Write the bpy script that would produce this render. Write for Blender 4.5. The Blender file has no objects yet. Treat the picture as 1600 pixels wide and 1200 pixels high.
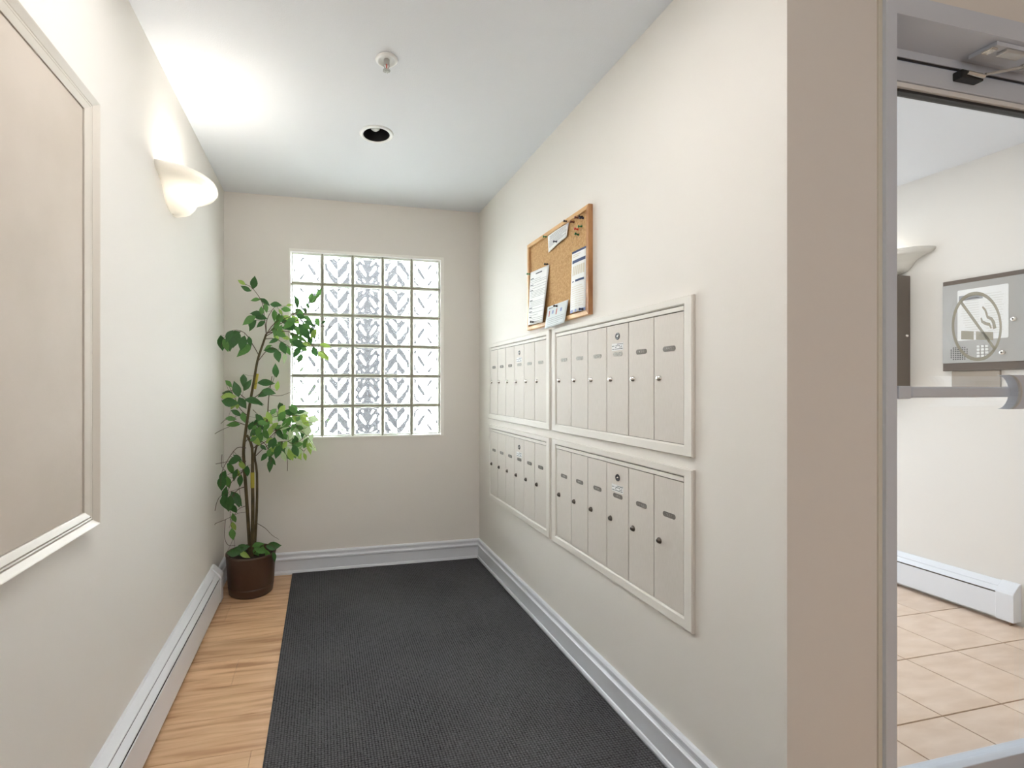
import bpy, bmesh, math, random
from mathutils import Vector, Matrix
PI = math.pi
random.seed(7)
S = bpy.context.scene
C = S.collection

# ------------------------------------------------------------------ camera, light, exposure
F, PX, PY, CAMZ = 744.4, 671.0, 603.0, 1.215
YAW = math.atan((PX - 502) / F)
cd = bpy.data.cameras.new('camera'); cam = bpy.data.objects.new('camera', cd); C.objects.link(cam)
cd.sensor_width = 36; cd.lens = 36 * F / 1600
cd.shift_x = (800 - PX) / 1600; cd.shift_y = (PY - 600) / 1600
cd.clip_start = 0.05
cam.location = (0, 0, CAMZ); cam.rotation_euler = (PI / 2, 0, -YAW)
S.camera = cam
S.view_settings.view_transform = 'Standard'; S.view_settings.look = 'None'
S.view_settings.gamma = 1; S.view_settings.use_curve_mapping = False
S.view_settings.exposure = 1.27
S.cycles.use_denoising = True
S.cycles.max_bounces = 14; S.cycles.transmission_bounces = 12; S.cycles.diffuse_bounces = 5
S.cycles.sample_clamp_indirect = 0

w = bpy.data.worlds.new('overcast_sky'); S.world = w; w.use_nodes = True
nt = w.node_tree; bg = nt.nodes['Background']
tc = nt.nodes.new('ShaderNodeTexCoord'); sp = nt.nodes.new('ShaderNodeSeparateXYZ'); rp = nt.nodes.new('ShaderNodeValToRGB')
nt.links.new(tc.outputs['Generated'], sp.inputs[0]); nt.links.new(sp.outputs['Z'], rp.inputs[0]); nt.links.new(rp.outputs[0], bg.inputs[0])
rp.color_ramp.elements[0].position = 0.0; rp.color_ramp.elements[0].color = (0.93, 0.95, 1.0, 1)
rp.color_ramp.elements[1].position = 0.9; rp.color_ramp.elements[1].color = (0.80, 0.88, 1.0, 1)
bg.inputs[1].default_value = 14

SCONCE_L, SCONCE_R = 10.5, 0.9
def area(name, loc, rot, sx, sy, power, color=(1, 1, 1)):
    l = bpy.data.lights.new(name, 'AREA'); l.shape = 'RECTANGLE'; l.size = sx; l.size_y = sy
    l.energy = power; l.color = color
    o = bpy.data.objects.new(name, l); o.location = loc; o.rotation_euler = rot; C.objects.link(o); return o
# lobby behind the camera: invented fill light in front of the windowless rear wall
area('lobby_fill', (0.9, -2.44, 1.5), (PI / 2, 0, 0), 2.6, 1.8, 8.5, (1.0, 0.965, 0.92))
# vestibule: daylight through its street door
area('alcove_fill', (0.12, 1.12, 2.432), (0, 0, 0), 0.9, 0.6, 5.2, (1.0, 0.98, 0.95))  # added fill lamp for the alcove, out of view, no fitting built
area('vestibule_daylight', (2.4, 3.26, 1.25), (-PI / 2, 0, 0), 1.7, 2.2, 3.6, (0.97, 0.985, 1.0))
area('vestibule_fill', (2.4, 2.0, 2.43), (0, 0, 0), 0.6, 0.6, 4.2, (1.0, 0.97, 0.93))  # unseen fill lamp added to brighten the vestibule

# ------------------------------------------------------------------ helpers
def lin(c):
    return tuple((x / 255 / 12.92 if x / 255 <= 0.04045 else ((x / 255 + 0.055) / 1.055) ** 2.4) for x in c)
MATS = {}
def mat(name, rgb, rough=0.6, metal=0.0, bump=None, vary=None, spec=0.5, extra=None):
    """rgb sRGB; bump=(scale,strength,(sx,sy,sz)); vary=(rgb2,scale,(sx,sy,sz))"""
    m = bpy.data.materials.new(name); m.use_nodes = True; MATS[name] = m
    t = m.node_tree; b = t.nodes['Principled BSDF']
    b.inputs['Base Color'].default_value = (*lin(rgb), 1); b.inputs['Roughness'].default_value = rough
    b.inputs['Metallic'].default_value = metal; b.inputs['Specular IOR Level'].default_value = spec
    co = t.nodes.new('ShaderNodeTexCoord')
    def mapped(sc):
        mp = t.nodes.new('ShaderNodeMapping'); mp.inputs['Scale'].default_value = sc
        t.links.new(co.outputs['Object'], mp.inputs[0]); return mp
    if vary:
        n = t.nodes.new('ShaderNodeTexNoise'); n.inputs['Scale'].default_value = vary[1]; n.inputs['Detail'].default_value = 5
        t.links.new(mapped(vary[2] if len(vary) > 2 else (1, 1, 1)).outputs[0], n.inputs[0])
        r = t.nodes.new('ShaderNodeValToRGB')
        r.color_ramp.elements[0].position = 0.35; r.color_ramp.elements[0].color = (*lin(rgb), 1)
        r.color_ramp.elements[1].position = 0.68; r.color_ramp.elements[1].color = (*lin(vary[0]), 1)
        t.links.new(n.outputs[0], r.inputs[0]); t.links.new(r.outputs[0], b.inputs['Base Color'])
    if bump:
        n = t.nodes.new('ShaderNodeTexNoise'); n.inputs['Scale'].default_value = bump[0]; n.inputs['Detail'].default_value = 3
        t.links.new(mapped(bump[2] if len(bump) > 2 else (1, 1, 1)).outputs[0], n.inputs[0])
        bp = t.nodes.new('ShaderNodeBump'); bp.inputs['Strength'].default_value = bump[1]; bp.inputs['Distance'].default_value = 0.002
        t.links.new(n.outputs[0], bp.inputs['Height']); t.links.new(bp.outputs[0], b.inputs['Normal'])
    return m

class MB:
    def __init__(s): s.v = []; s.f = []; s.smooth = []
    def add(s, vs, fs, smooth=False):
        o = len(s.v); s.v += [tuple(p) for p in vs]; s.f += [tuple(i + o for i in f) for f in fs]; s.smooth += [smooth] * len(fs); return s
    def box(s, x0, x1, y0, y1, z0, z1):
        vs = [(x, y, z) for x in (x0, x1) for y in (y0, y1) for z in (z0, z1)]
        return s.add(vs, [(0, 1, 3, 2), (4, 6, 7, 5), (0, 4, 5, 1), (2, 3, 7, 6), (0, 2, 6, 4), (1, 5, 7, 3)])
    def prism(s, poly, fn, a, b):
        """poly 2D, fn(p,q,t)->xyz, extruded t=a..b"""
        n = len(poly); vs = [fn(p[0], p[1], a) for p in poly] + [fn(p[0], p[1], b) for p in poly]
        return s.add(vs, [(i, (i + 1) % n, n + (i + 1) % n, n + i) for i in range(n)] + [tuple(range(n))[::-1], tuple(range(n, 2 * n))])
    def tube(s, pts, rad, k=8, caps=True):
        pts = [Vector(p) for p in pts]; n = len(pts)
        if not isinstance(rad, (list, tuple)): rad = [rad] * n
        vs = []; up = None
        for i, p in enumerate(pts):
            d = (pts[min(i + 1, n - 1)] - pts[max(i - 1, 0)]).normalized()
            if up is None: up = d.orthogonal().normalized()
            a = (up - d * up.dot(d)).normalized(); up = a; b = d.cross(a)
            vs += [p + (a * math.cos(2 * PI * j / k) + b * math.sin(2 * PI * j / k)) * rad[i] for j in range(k)]
        fs = [(i * k + j, i * k + (j + 1) % k, (i + 1) * k + (j + 1) % k, (i + 1) * k + j) for i in range(n - 1) for j in range(k)]
        s.add(vs, fs, True)
        if caps: s.add(vs[:k], [tuple(range(k))[::-1]]); s.add(vs[-k:], [tuple(range(k))])
        return s
    def lathe(s, prof, k=32, axis='z', o=(0, 0, 0), smooth=True, sy=1.0):
        vs = []
        for r, h in prof:
            for j in range(k):
                a = 2 * PI * j / k; p, q = r * math.cos(a), r * math.sin(a) * sy
                vs.append({'z': (o[0] + p, o[1] + q, o[2] + h), 'x': (o[0] + h, o[1] + p, o[2] + q), 'y': (o[0] + p, o[1] + h, o[2] + q)}[axis])
        n = len(prof)
        return s.add(vs, [(i * k + j, i * k + (j + 1) % k, (i + 1) * k + (j + 1) % k, (i + 1) * k + j) for i in range(n - 1) for j in range(k)], smooth)
    def mesh(s, name, m, bev=0, seg=2, recalc=True):
        me = bpy.data.meshes.new(name); me.from_pydata(s.v, [], s.f); me.update()
        me.polygons.foreach_set('use_smooth', s.smooth)
        bm = bmesh.new(); bm.from_mesh(me)
        if recalc: bmesh.ops.recalc_face_normals(bm, faces=bm.faces)
        if bev:
            bmesh.ops.bevel(bm, geom=[e for e in bm.edges], offset=bev, segments=seg, affect='EDGES', profile=0.5, clamp_overlap=True)
        bm.to_mesh(me); bm.free()
        me.materials.append(m); return me
    def build(s, name, m, parent=None, bev=0, seg=2, loc=None, recalc=True):
        o = bpy.data.objects.new(name, s.mesh(name, m, bev, seg, recalc)); C.objects.link(o)
        if loc is not None: o.location = loc
        if parent: o.parent = parent
        return o
def B(x0, x1, y0, y1, z0, z1): return MB().box(x0, x1, y0, y1, z0, z1)
def thing(name, loc, label, cat, group=None, rz=0):
    o = bpy.data.objects.new(name, None); o.empty_display_size = 0.05; C.objects.link(o); o.location = loc; o.rotation_euler = (0, 0, rz)
    return tag(o, label, cat, group)
def tag(o, label=None, cat=None, group=None, kind=None):
    if label: o['label'] = label
    if cat: o['category'] = cat
    if group: o['group'] = group
    if kind: o['kind'] = kind
    return o
def struct(o, label=None, cat=None): o['kind'] = 'structure'; return tag(o, label, cat)
def copy_tree(o, parent=None):
    c = o.copy(); C.objects.link(c); c.parent = parent
    for ch in list(o.children): copy_tree(ch, c)
    return c
SN, CS = math.sin(YAW), math.cos(YAW)
def at(u, v, y):
    a = (u - PX) / F; b = (PY - v) / F
    dx, dy = SN + a * CS, CS - a * SN
    t = y / dy
    return Vector((dx * t, y, CAMZ + b * t))

# ------------------------------------------------------------------ materials
paint = mat('warm_white_wall_paint', (227, 223, 217), 0.75, bump=(160, 0.08), spec=0.25)
paint_v = mat('vestibule_wall_paint', (229, 225, 219), 0.75, bump=(160, 0.08), spec=0.25)
ceil_m = mat('stippled_ceiling_paint', (226, 228, 232), 0.9, bump=(260, 0.35), spec=0.2)
trim_m = mat('cool_white_gloss_trim', (218, 221, 228), 0.35)
wtrim = mat('window_trim_white', (242, 240, 234), 0.4)
panel_m = mat('beige_panel_board', (203, 192, 180), 0.7, vary=((196, 185, 172), 5.0), bump=(60, 0.15))
mould_m = mat('panel_moulding_paint', (219, 213, 203), 0.42)
alu = mat('anodised_mailbox_metal', (214, 208, 201), 0.62, 0.0, bump=(30, 0.06, (1, 1, 14)), vary=((208, 202, 194), 60, (1, 8, 0.6)), spec=.2)
alu_f = mat('mailbox_frame_metal', (222, 218, 211), 0.55, 0.0, bump=(60, 0.05, (1, 1, 1)), spec=.3)
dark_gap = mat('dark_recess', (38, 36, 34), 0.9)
plate_d = mat('engraved_grey_plate', (112, 108, 103), 0.7, 0.0, vary=((130, 126, 120), 260))
plate_l = mat('pale_worn_plate', (196, 193, 186), 0.7, 0.0, vary=((140, 137, 130), 260))
chrome = mat('bright_lock_metal', (225, 222, 216), 0.2, 0.9)
gun = mat('dull_lock_metal', (95, 90, 84), 0.3, 0.8)
black = mat('black_plastic', (22, 22, 24), 0.45)
steel = mat('grey_anodised_door_metal', (208, 215, 225), 0.45, 0.05, bump=(40, 0.04, (1, 1, 20)))
steel_l = mat('pale_closer_metal', (205, 205, 203), 0.3, 0.6)
bronze = mat('dark_bronze_metal', (96, 85, 76), 0.5, 0.2, bump=(50, 0.1))
stainless = mat('brushed_stainless_face', (170, 168, 164), 0.36, 0.6, bump=(20, 0.05, (1, 1, 30)))
paper = mat('white_paper', (232, 233, 232), 0.8)
paper_b = mat('pale_blue_paper', (214, 222, 224), 0.8)
ink = mat('grey_print', (158, 160, 163), 0.8)
ink_d = mat('dark_print', (72, 76, 84), 0.8)
ink_b = mat('navy_print', (70, 84, 118), 0.8)
ink_lb = mat('light_blue_print', (150, 165, 205), 0.8)
ink_r = mat('red_print', (196, 110, 100), 0.8)
ink_t = mat('pale_tan_print', (214, 206, 188), 0.8)
cork = mat('cork', (203, 166, 116), 0.9, vary=((176, 136, 88), 130), bump=(200, 0.5))
pine = mat('pine_wood', (226, 188, 138), 0.5, vary=((205, 158, 105), 14, (3, 1, 1)))
pine_shade = mat('shaded_pine_wood', (186, 138, 92), 0.55, vary=((150, 100, 62), 10, (3, 1, 1)))
pot_m = mat('brown_plastic', (78, 58, 46), 0.42, bump=(90, 0.04))
soil_m = mat('dark_soil', (52, 42, 32), 0.95, bump=(80, 1.0))
bark = mat('ficus_bark', (98, 84, 52), 0.75, vary=((70, 62, 38), 60, (1, 1, 0.3)), bump=(120, 0.5))
twig_m = mat('thin_brown_twig', (92, 74, 60), 0.8)
cane = mat('yellow_green_stem', (176, 164, 62), 0.6)
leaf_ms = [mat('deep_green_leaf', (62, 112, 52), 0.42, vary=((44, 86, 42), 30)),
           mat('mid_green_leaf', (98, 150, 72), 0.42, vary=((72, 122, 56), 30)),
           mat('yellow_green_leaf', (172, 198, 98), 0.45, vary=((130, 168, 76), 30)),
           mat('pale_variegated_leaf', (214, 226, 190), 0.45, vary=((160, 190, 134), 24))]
for m in leaf_ms:
    b = m.node_tree.nodes['Principled BSDF']
    t_ = m.node_tree; src = b.inputs['Base Color'].links[0].from_socket
    tl_ = t_.nodes.new('ShaderNodeBsdfTranslucent'); mx_ = t_.nodes.new('ShaderNodeMixShader'); mx_.inputs[0].default_value = .22
    t_.links.new(src, tl_.inputs[0]); t_.links.new(b.outputs[0], mx_.inputs[1]); t_.links.new(tl_.outputs[0], mx_.inputs[2])
    t_.links.new(mx_.outputs[0], t_.nodes['Material Output'].inputs[0])
heat_m = mat('heater_enamel', (220, 221, 225), 0.4)
heat_v = mat('vestibule_heater_enamel', (226, 229, 234), 0.4)
white_m = mat('white_enamel', (232, 232, 230), 0.4)
pearl = mat('sprinkler_chrome', (176, 176, 172), 0.5, 0.4)

def wood_mat():
    m = mat('oak_laminate', (200, 160, 118), 0.42)
    t = m.node_tree; b = t.nodes['Principled BSDF']
    co = t.nodes.new('ShaderNodeTexCoord'); oi = t.nodes.new('ShaderNodeObjectInfo')
    ad = t.nodes.new('ShaderNodeVectorMath'); ad.operation = 'ADD'
    mu = t.nodes.new('ShaderNodeVectorMath'); mu.operation = 'SCALE'; mu.inputs['Scale'].default_value = 1.0
    t.links.new(oi.outputs['Location'], mu.inputs[0])
    t.links.new(co.outputs['Object'], ad.inputs[0]); t.links.new(mu.outputs[0], ad.inputs[1])
    mp = t.nodes.new('ShaderNodeMapping'); mp.inputs['Scale'].default_value = (1.2, 13, 1); t.links.new(ad.outputs[0], mp.inputs[0])
    n = t.nodes.new('ShaderNodeTexNoise'); n.inputs['Scale'].default_value = 2.6; n.inputs['Detail'].default_value = 8; n.inputs['Distortion'].default_value = 0.6
    t.links.new(mp.outputs[0], n.inputs[0])
    r = t.nodes.new('ShaderNodeValToRGB'); e = r.color_ramp.elements
    e[0].position = 0.32; e[0].color = (*lin((180, 136, 100)), 1); e[1].position = 0.62; e[1].color = (*lin((222, 184, 146)), 1)
    k = e.new(0.47); k.color = (*lin((208, 167, 128)), 1)
    t.links.new(n.outputs[0], r.inputs[0])
    hs = t.nodes.new('ShaderNodeHueSaturation'); t.links.new(r.outputs[0], hs.inputs['Color'])
    mr = t.nodes.new('ShaderNodeMapRange'); mr.inputs['To Min'].default_value = 0.93; mr.inputs['To Max'].default_value = 1.05
    t.links.new(oi.outputs['Random'], mr.inputs[0]); t.links.new(mr.outputs[0], hs.inputs['Value'])
    t.links.new(hs.outputs[0], b.inputs['Base Color'])
    return m
wood = wood_mat()
def tile_mat():
    m = mat('tan_ceramic', (222, 196, 170), 0.4)
    t = m.node_tree; b = t.nodes['Principled BSDF']
    co = t.nodes.new('ShaderNodeTexCoord'); oi = t.nodes.new('ShaderNodeObjectInfo')
    ad = t.nodes.new('ShaderNodeVectorMath'); t.links.new(co.outputs['Object'], ad.inputs[0]); t.links.new(oi.outputs['Location'], ad.inputs[1])
    mp = t.nodes.new('ShaderNodeMapping'); mp.inputs['Scale'].default_value = (2, 6, 1); t.links.new(ad.outputs[0], mp.inputs[0])
    n = t.nodes.new('ShaderNodeTexNoise'); n.inputs['Scale'].default_value = 3; n.inputs['Detail'].default_value = 7; t.links.new(mp.outputs[0], n.inputs[0])
    r = t.nodes.new('ShaderNodeValToRGB'); e = r.color_ramp.elements
    e[0].position = 0.35; e[0].color = (*lin((214, 190, 168)), 1); e[1].position = 0.65; e[1].color = (*lin((228, 207, 188)), 1)
    t.links.new(n.outputs[0], r.inputs[0])
    hs = t.nodes.new('ShaderNodeHueSaturation'); t.links.new(r.outputs[0], hs.inputs['Color'])
    mr = t.nodes.new('ShaderNodeMapRange'); mr.inputs['To Min'].default_value = 0.94; mr.inputs['To Max'].default_value = 1.04
    t.links.new(oi.outputs['Random'], mr.inputs[0]); t.links.new(mr.outputs[0], hs.inputs['Value'])
    t.links.new(hs.outputs[0], b.inputs['Base Color'])
    return m
tile_m = tile_mat()
def carpet_mat():
    m = mat('charcoal_ribbed_mat', (46, 46, 48), 0.95, spec=0.15)
    t = m.node_tree; b = t.nodes['Principled BSDF']; co = t.nodes.new('ShaderNodeTexCoord')
    def wave(rot, sc):
        mp = t.nodes.new('ShaderNodeMapping'); mp.inputs['Rotation'].default_value = (0, 0, rot); t.links.new(co.outputs['Object'], mp.inputs[0])
        wv = t.nodes.new('ShaderNodeTexWave'); wv.inputs['Scale'].default_value = sc; wv.inputs['Distortion'].default_value = 0.6; wv.inputs['Detail'].default_value = 1
        wv.inputs['Detail Scale'].default_value = 3
        t.links.new(mp.outputs[0], wv.inputs[0]); return wv
    a = wave(0, 30); c = wave(PI / 2, 34)
    mul = t.nodes.new('ShaderNodeMath'); mul.operation = 'MULTIPLY'; t.links.new(a.outputs['Fac'], mul.inputs[0]); t.links.new(c.outputs['Fac'], mul.inputs[1])
    n = t.nodes.new('ShaderNodeTexNoise'); n.inputs['Scale'].default_value = 170; n.inputs['Detail'].default_value = 4; t.links.new(co.outputs['Object'], n.inputs[0])
    n2 = t.nodes.new('ShaderNodeTexNoise'); n2.inputs['Scale'].default_value = 2.2; t.links.new(co.outputs['Object'], n2.inputs[0])
    ad = t.nodes.new('ShaderNodeMath'); ad.operation = 'MULTIPLY_ADD'; t.links.new(n.outputs[0], ad.inputs[0]); ad.inputs[1].default_value = 0.9; t.links.new(mul.outputs[0], ad.inputs[2])
    ad2 = t.nodes.new('ShaderNodeMath'); ad2.operation = 'MULTIPLY_ADD'; t.links.new(n2.outputs[0], ad2.inputs[0]); ad2.inputs[1].default_value = 0.35; t.links.new(ad.outputs[0], ad2.inputs[2])
    r = t.nodes.new('ShaderNodeValToRGB'); e = r.color_ramp.elements
    e[0].position = 0.40; e[0].color = (*lin((22, 22, 24)), 1); e[1].position = 1.25 if False else 1.0; e[1].color = (*lin((92, 92, 94)), 1)
    t.links.new(ad2.outputs[0], r.inputs[0]); t.links.new(r.outputs[0], b.inputs['Base Color'])
    bp = t.nodes.new('ShaderNodeBump'); bp.inputs['Strength'].default_value = 0.7; bp.inputs['Distance'].default_value = 0.003
    t.links.new(ad.outputs[0], bp.inputs['Height']); t.links.new(bp.outputs[0], b.inputs['Normal'])
    return m
carpet = carpet_mat()
def glass_mat(name, col=(1, 1, 1), rough=0.0, ior=1.5):
    m = bpy.data.materials.new(name); m.use_nodes = True; t = m.node_tree
    for n in list(t.nodes):
        if n.type != 'OUTPUT_MATERIAL': t.nodes.remove(n)
    g = t.nodes.new('ShaderNodeBsdfGlass'); g.inputs['Color'].default_value = (*col, 1); g.inputs['Roughness'].default_value = rough; g.inputs['IOR'].default_value = ior
    t.links.new(g.outputs[0], t.nodes['Material Output'].inputs[0]); return m
block_glass = glass_mat('wavy_block_glass', (0.97, 0.985, 0.97), 0.0, 1.5)
def thin_glass():
    m = bpy.data.materials.new('clear_door_glass'); m.use_nodes = True; t = m.node_tree
    for n in list(t.nodes):
        if n.type != 'OUTPUT_MATERIAL': t.nodes.remove(n)
    tr = t.nodes.new('ShaderNodeBsdfTransparent'); gl = t.nodes.new('ShaderNodeBsdfGlossy'); gl.inputs['Roughness'].default_value = 0.0
    tr.inputs[0].default_value = (0.97, 0.985, 0.98, 1)
    lw = t.nodes.new('ShaderNodeLayerWeight'); mx = t.nodes.new('ShaderNodeMixShader')
    pw = t.nodes.new('ShaderNodeMath'); pw.operation = 'POWER'; pw.inputs[1].default_value = 5; t.links.new(lw.outputs['Facing'], pw.inputs[0])
    ma = t.nodes.new('ShaderNodeMath'); ma.operation = 'MULTIPLY_ADD'; ma.inputs[1].default_value = .9; ma.inputs[2].default_value = .04; t.links.new(pw.outputs[0], ma.inputs[0])
    t.links.new(ma.outputs[0], mx.inputs[0]); t.links.new(tr.outputs[0], mx.inputs[1]); t.links.new(gl.outputs[0], mx.inputs[2])
    t.links.new(mx.outputs[0], t.nodes['Material Output'].inputs[0]); return m
door_glass = thin_glass()
dim_glass = door_glass.copy(); dim_glass.name = 'daylight_dimming_glass'
[n for n in dim_glass.node_tree.nodes if n.type == 'BSDF_TRANSPARENT'][0].inputs[0].default_value = (.35, .36, .37, 1)
def trans_mat(name, rgb, tw=0.5, rough=0.4, alpha=1.0):
    m = bpy.data.materials.new(name); m.use_nodes = True; t = m.node_tree; b = t.nodes['Principled BSDF']
    b.inputs['Base Color'].default_value = (*lin(rgb), 1); b.inputs['Roughness'].default_value = rough
    tl = t.nodes.new('ShaderNodeBsdfTranslucent'); tl.inputs[0].default_value = (*lin(rgb), 1)
    mx = t.nodes.new('ShaderNodeMixShader'); mx.inputs[0].default_value = tw
    t.links.new(b.outputs[0], mx.inputs[1]); t.links.new(tl.outputs[0], mx.inputs[2])
    last = mx
    if alpha < 1:
        tp = t.nodes.new('ShaderNodeBsdfTransparent'); m2 = t.nodes.new('ShaderNodeMixShader'); m2.inputs[0].default_value = alpha
        t.links.new(tp.outputs[0], m2.inputs[1]); t.links.new(mx.outputs[0], m2.inputs[2]); last = m2
    t.links.new(last.outputs[0], t.nodes['Material Output'].inputs[0]); return m
rim_glass = trans_mat('frosted_block_edge', (222, 226, 214), 0.10, 0.3)
mortar = mat('grey_green_mortar', (158, 154, 138), 0.8)
etch = trans_mat('etched_decal', (172, 168, 148), 0.3, 0.7, 0.8)
shade_m = trans_mat('alabaster_glass_shade', (234, 232, 227), 0.40, 0.3)

# ------------------------------------------------------------------ structure
L, R, YB, H, VX = -0.597, 1.09, 3.21, 2.44, 3.45
YE = 0.925; YR = -2.5; VYB = 3.3; PW = 1.371
struct(B(L - .12, L, YR, YB + .12, -.06, H).build('wall_left', paint))
WX0, WX1, WZ0, WZ1 = -0.203, 0.83, 0.871, 2.106
wb = MB()
wb.box(L, WX0, YB, YB + .12, -.06, H); wb.box(WX1, R, YB, YB + .12, -.06, H)
wb.box(WX0, WX1, YB, YB + .12, -.06, WZ0); wb.box(WX0, WX1, YB, YB + .12, WZ1, H)
struct(wb.build('wall_back', paint))
struct(B(R, PW, YE, VYB + .12, -.06, H).build('wall_right', paint))
struct(B(VX, VX + .12, YR, VYB + .12, -.06, H).build('wall_vestibule_right', paint_v))
wv = MB(); wv.box(PW, 1.5, VYB, VYB + .12, -.06, H); wv.box(3.3, VX, VYB, VYB + .12, -.06, H); wv.box(1.5, 3.3, VYB, VYB + .12, 2.38, H)
struct(wv.build('wall_vestibule_back', paint_v))
door_o = struct(B(1.5, 1.58, VYB + .03, VYB + .08, 0, 2.38).box(3.22, 3.3, VYB + .03, VYB + .08, 0, 2.38).box(2.36, 2.44, VYB + .03, VYB + .08, 0, 2.38)
    .box(1.58, 3.22, VYB + .031, VYB + .079, 2.29, 2.38).box(1.58, 3.22, VYB + .031, VYB + .079, 0, .1).build('door_2', steel))
B(1.58, 3.22, VYB + .05, VYB + .056, .1, 2.29).build('light_cut_pane', dim_glass, door_o)  # unseen pane, tint added to cut the daylight entering the vestibule
wd = MB(); wd.box(PW, 2.43, YE, YE + .16, 2.21, H); wd.box(2.43, VX, YE, YE + .16, -.06, H)
struct(wd.build('wall_door_side', paint))
struct(B(L - .12, VX + .12, YR - .12, YR, -.06, H).build('wall_rear', paint))
# ceiling with a hole for the recessed light
DL = (0.262, 2.318); r0 = 0.068; hs = 0.12
cm = MB(); X0, X1, Y0, Y1 = L - .12, VX + .12, YR - .12, VYB + .12
cm.box(X0, DL[0] - hs, Y0, Y1, H, H + .1); cm.box(DL[0] + hs, X1, Y0, Y1, H, H + .1)
cm.box(DL[0] - hs, DL[0] + hs, Y0, DL[1] - hs, H, H + .1); cm.box(DL[0] - hs, DL[0] + hs, DL[1] + hs, Y1, H, H + .1)
n = 32; vs = []
for j in range(n):
    a = 2 * PI * j / n; c, s_ = math.cos(a), math.sin(a); k = hs / max(abs(c), abs(s_))
    vs += [(DL[0] + c * r0, DL[1] + s_ * r0, H), (DL[0] + c * k, DL[1] + s_ * k, H)]
cm.add(vs, [(2 * j, 2 * j + 1, 2 * ((j + 1) % n) + 1, 2 * ((j + 1) % n)) for j in range(n)])
struct(cm.build('ceiling', ceil_m))

# floors
fl = struct(B(L - .1, VX, YR, YE + .05, -.06, -.008).box(L - .1, R, YE + .05, YB + .1, -.06, -.008).build('floor', dark_gap))
pl_w, pl_l = 0.19, 1.28
pm = B(0.0005, pl_l - .0005, .0006, pl_w - .0006, -.008, 0).mesh('plank', wood, 0.0008, 1)
row = 0; y = YR
while y < YB:
    off = (row * 0.47) % pl_l; x = L - off
    xend = VX if y < YE - pl_w else R
    while x < xend - 0.02:
        a, b = max(x, L), min(x + pl_l, xend)
        if b - a > .03:
            hy = min(pl_w, YB - y)
            if a == x and b == x + pl_l and hy == pl_w: me = pm; lx = x
            else: me = B(a - x + .0005, b - x - .0005, .0006, hy - .0006, -.008, 0).mesh('plank', wood, 0.0008, 1)
            o = bpy.data.objects.new('plank', me); o.location = (x, y, 0); C.objects.link(o); o.parent = fl
        x += pl_l
    y += pl_w; row += 1
grout = mat('brown_grout', (150, 124, 102), 0.9)
fv = struct(B(PW, VX, YE + .05, VYB + .1, -.06, -.003).build('floor_vestibule', grout))
P_ = 0.305; tm = B(.0025, P_ - .0025, .0025, P_ - .0025, -.008, 0).mesh('tile', tile_m, 0.0012, 1)
tx0, ty0 = 2.516 - 4 * P_, 1.5975 - 2 * P_
for i in range(8):
    for j in range(8):
        x, y = tx0 + i * P_ + .02, ty0 + j * P_
        if x < PW - P_ or x > VX or y > VYB: continue
        a, b, c, d_ = max(x, PW), min(x + P_, VX), max(y, YE + .05), min(y + P_, VYB + .1)
        if b - a < .02 or d_ - c < .02: continue
        me = tm if (a, b, c, d_) == (x, x + P_, y, y + P_) else B(a - x + .0025, b - x - .0025, c - y + .0025, d_ - y - .0025, -.008, 0).mesh('tile', tile_m, 0.0012, 1)
        o = bpy.data.objects.new('tile', me); o.location = (x, y, 0); C.objects.link(o); o.parent = fv

# baseboards
prof = [(0, 0), (.021, 0), (.022, .012), (.019, .021), (.015, .024), (.0145, .086), (.0155, .088), (.021, .092), (.021, .101), (.017, .104), (.0135, .109), (.013, .118), (.015, .121), (.015, .131), (.010, .138), (0, .139)]
bb = MB().prism(prof, lambda p, q, t: (R - p, t, q), YE, YB)
struct(bb.build('baseboard_right', trim_m))
bb = MB().prism(prof, lambda p, q, t: (t, YB - p, q), L, R)
struct(bb.build('baseboard_back', trim_m))
bb = MB().prism(prof, lambda p, q, t: (L + p, t, q), 2.97, YB)
struct(bb.build('baseboard_left', trim_m))

# ------------------------------------------------------------------ window of glass blocks
win = struct(B(WX0, WX0 + .008, YB - .006, YB + .1, WZ0, WZ1).box(WX1 - .022, WX1, YB - .006, YB + .1, WZ0, WZ1)
    .box(WX0 + .008, WX1 - .022, YB - .006, YB + .1, WZ1 - .018, WZ1).box(WX0 + .008, WX1 - .022, YB - .006, YB + .1, WZ0, WZ0 + .008).build('window_1', wtrim))
bx0, bx1, bz0, bz1 = WX0 + .009, WX1 - .023, WZ0 + .009, WZ1 - .019
pw_, ph_ = (bx1 - bx0) / 5, (bz1 - bz0) / 6
G = .0045
mo = MB()
for i in range(1, 5): mo.box(bx0 + i * pw_ - G, bx0 + i * pw_ + G, YB + .016, YB + .096, bz0, bz1)
for j in range(1, 6): mo.box(bx0, bx1, YB + .0165, YB + .0955, bz0 + j * ph_ - G, bz0 + j * ph_ + G)
mo.build('mortar', mortar, win)
bw, bh = pw_ / 2 - G, ph_ / 2 - G
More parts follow.
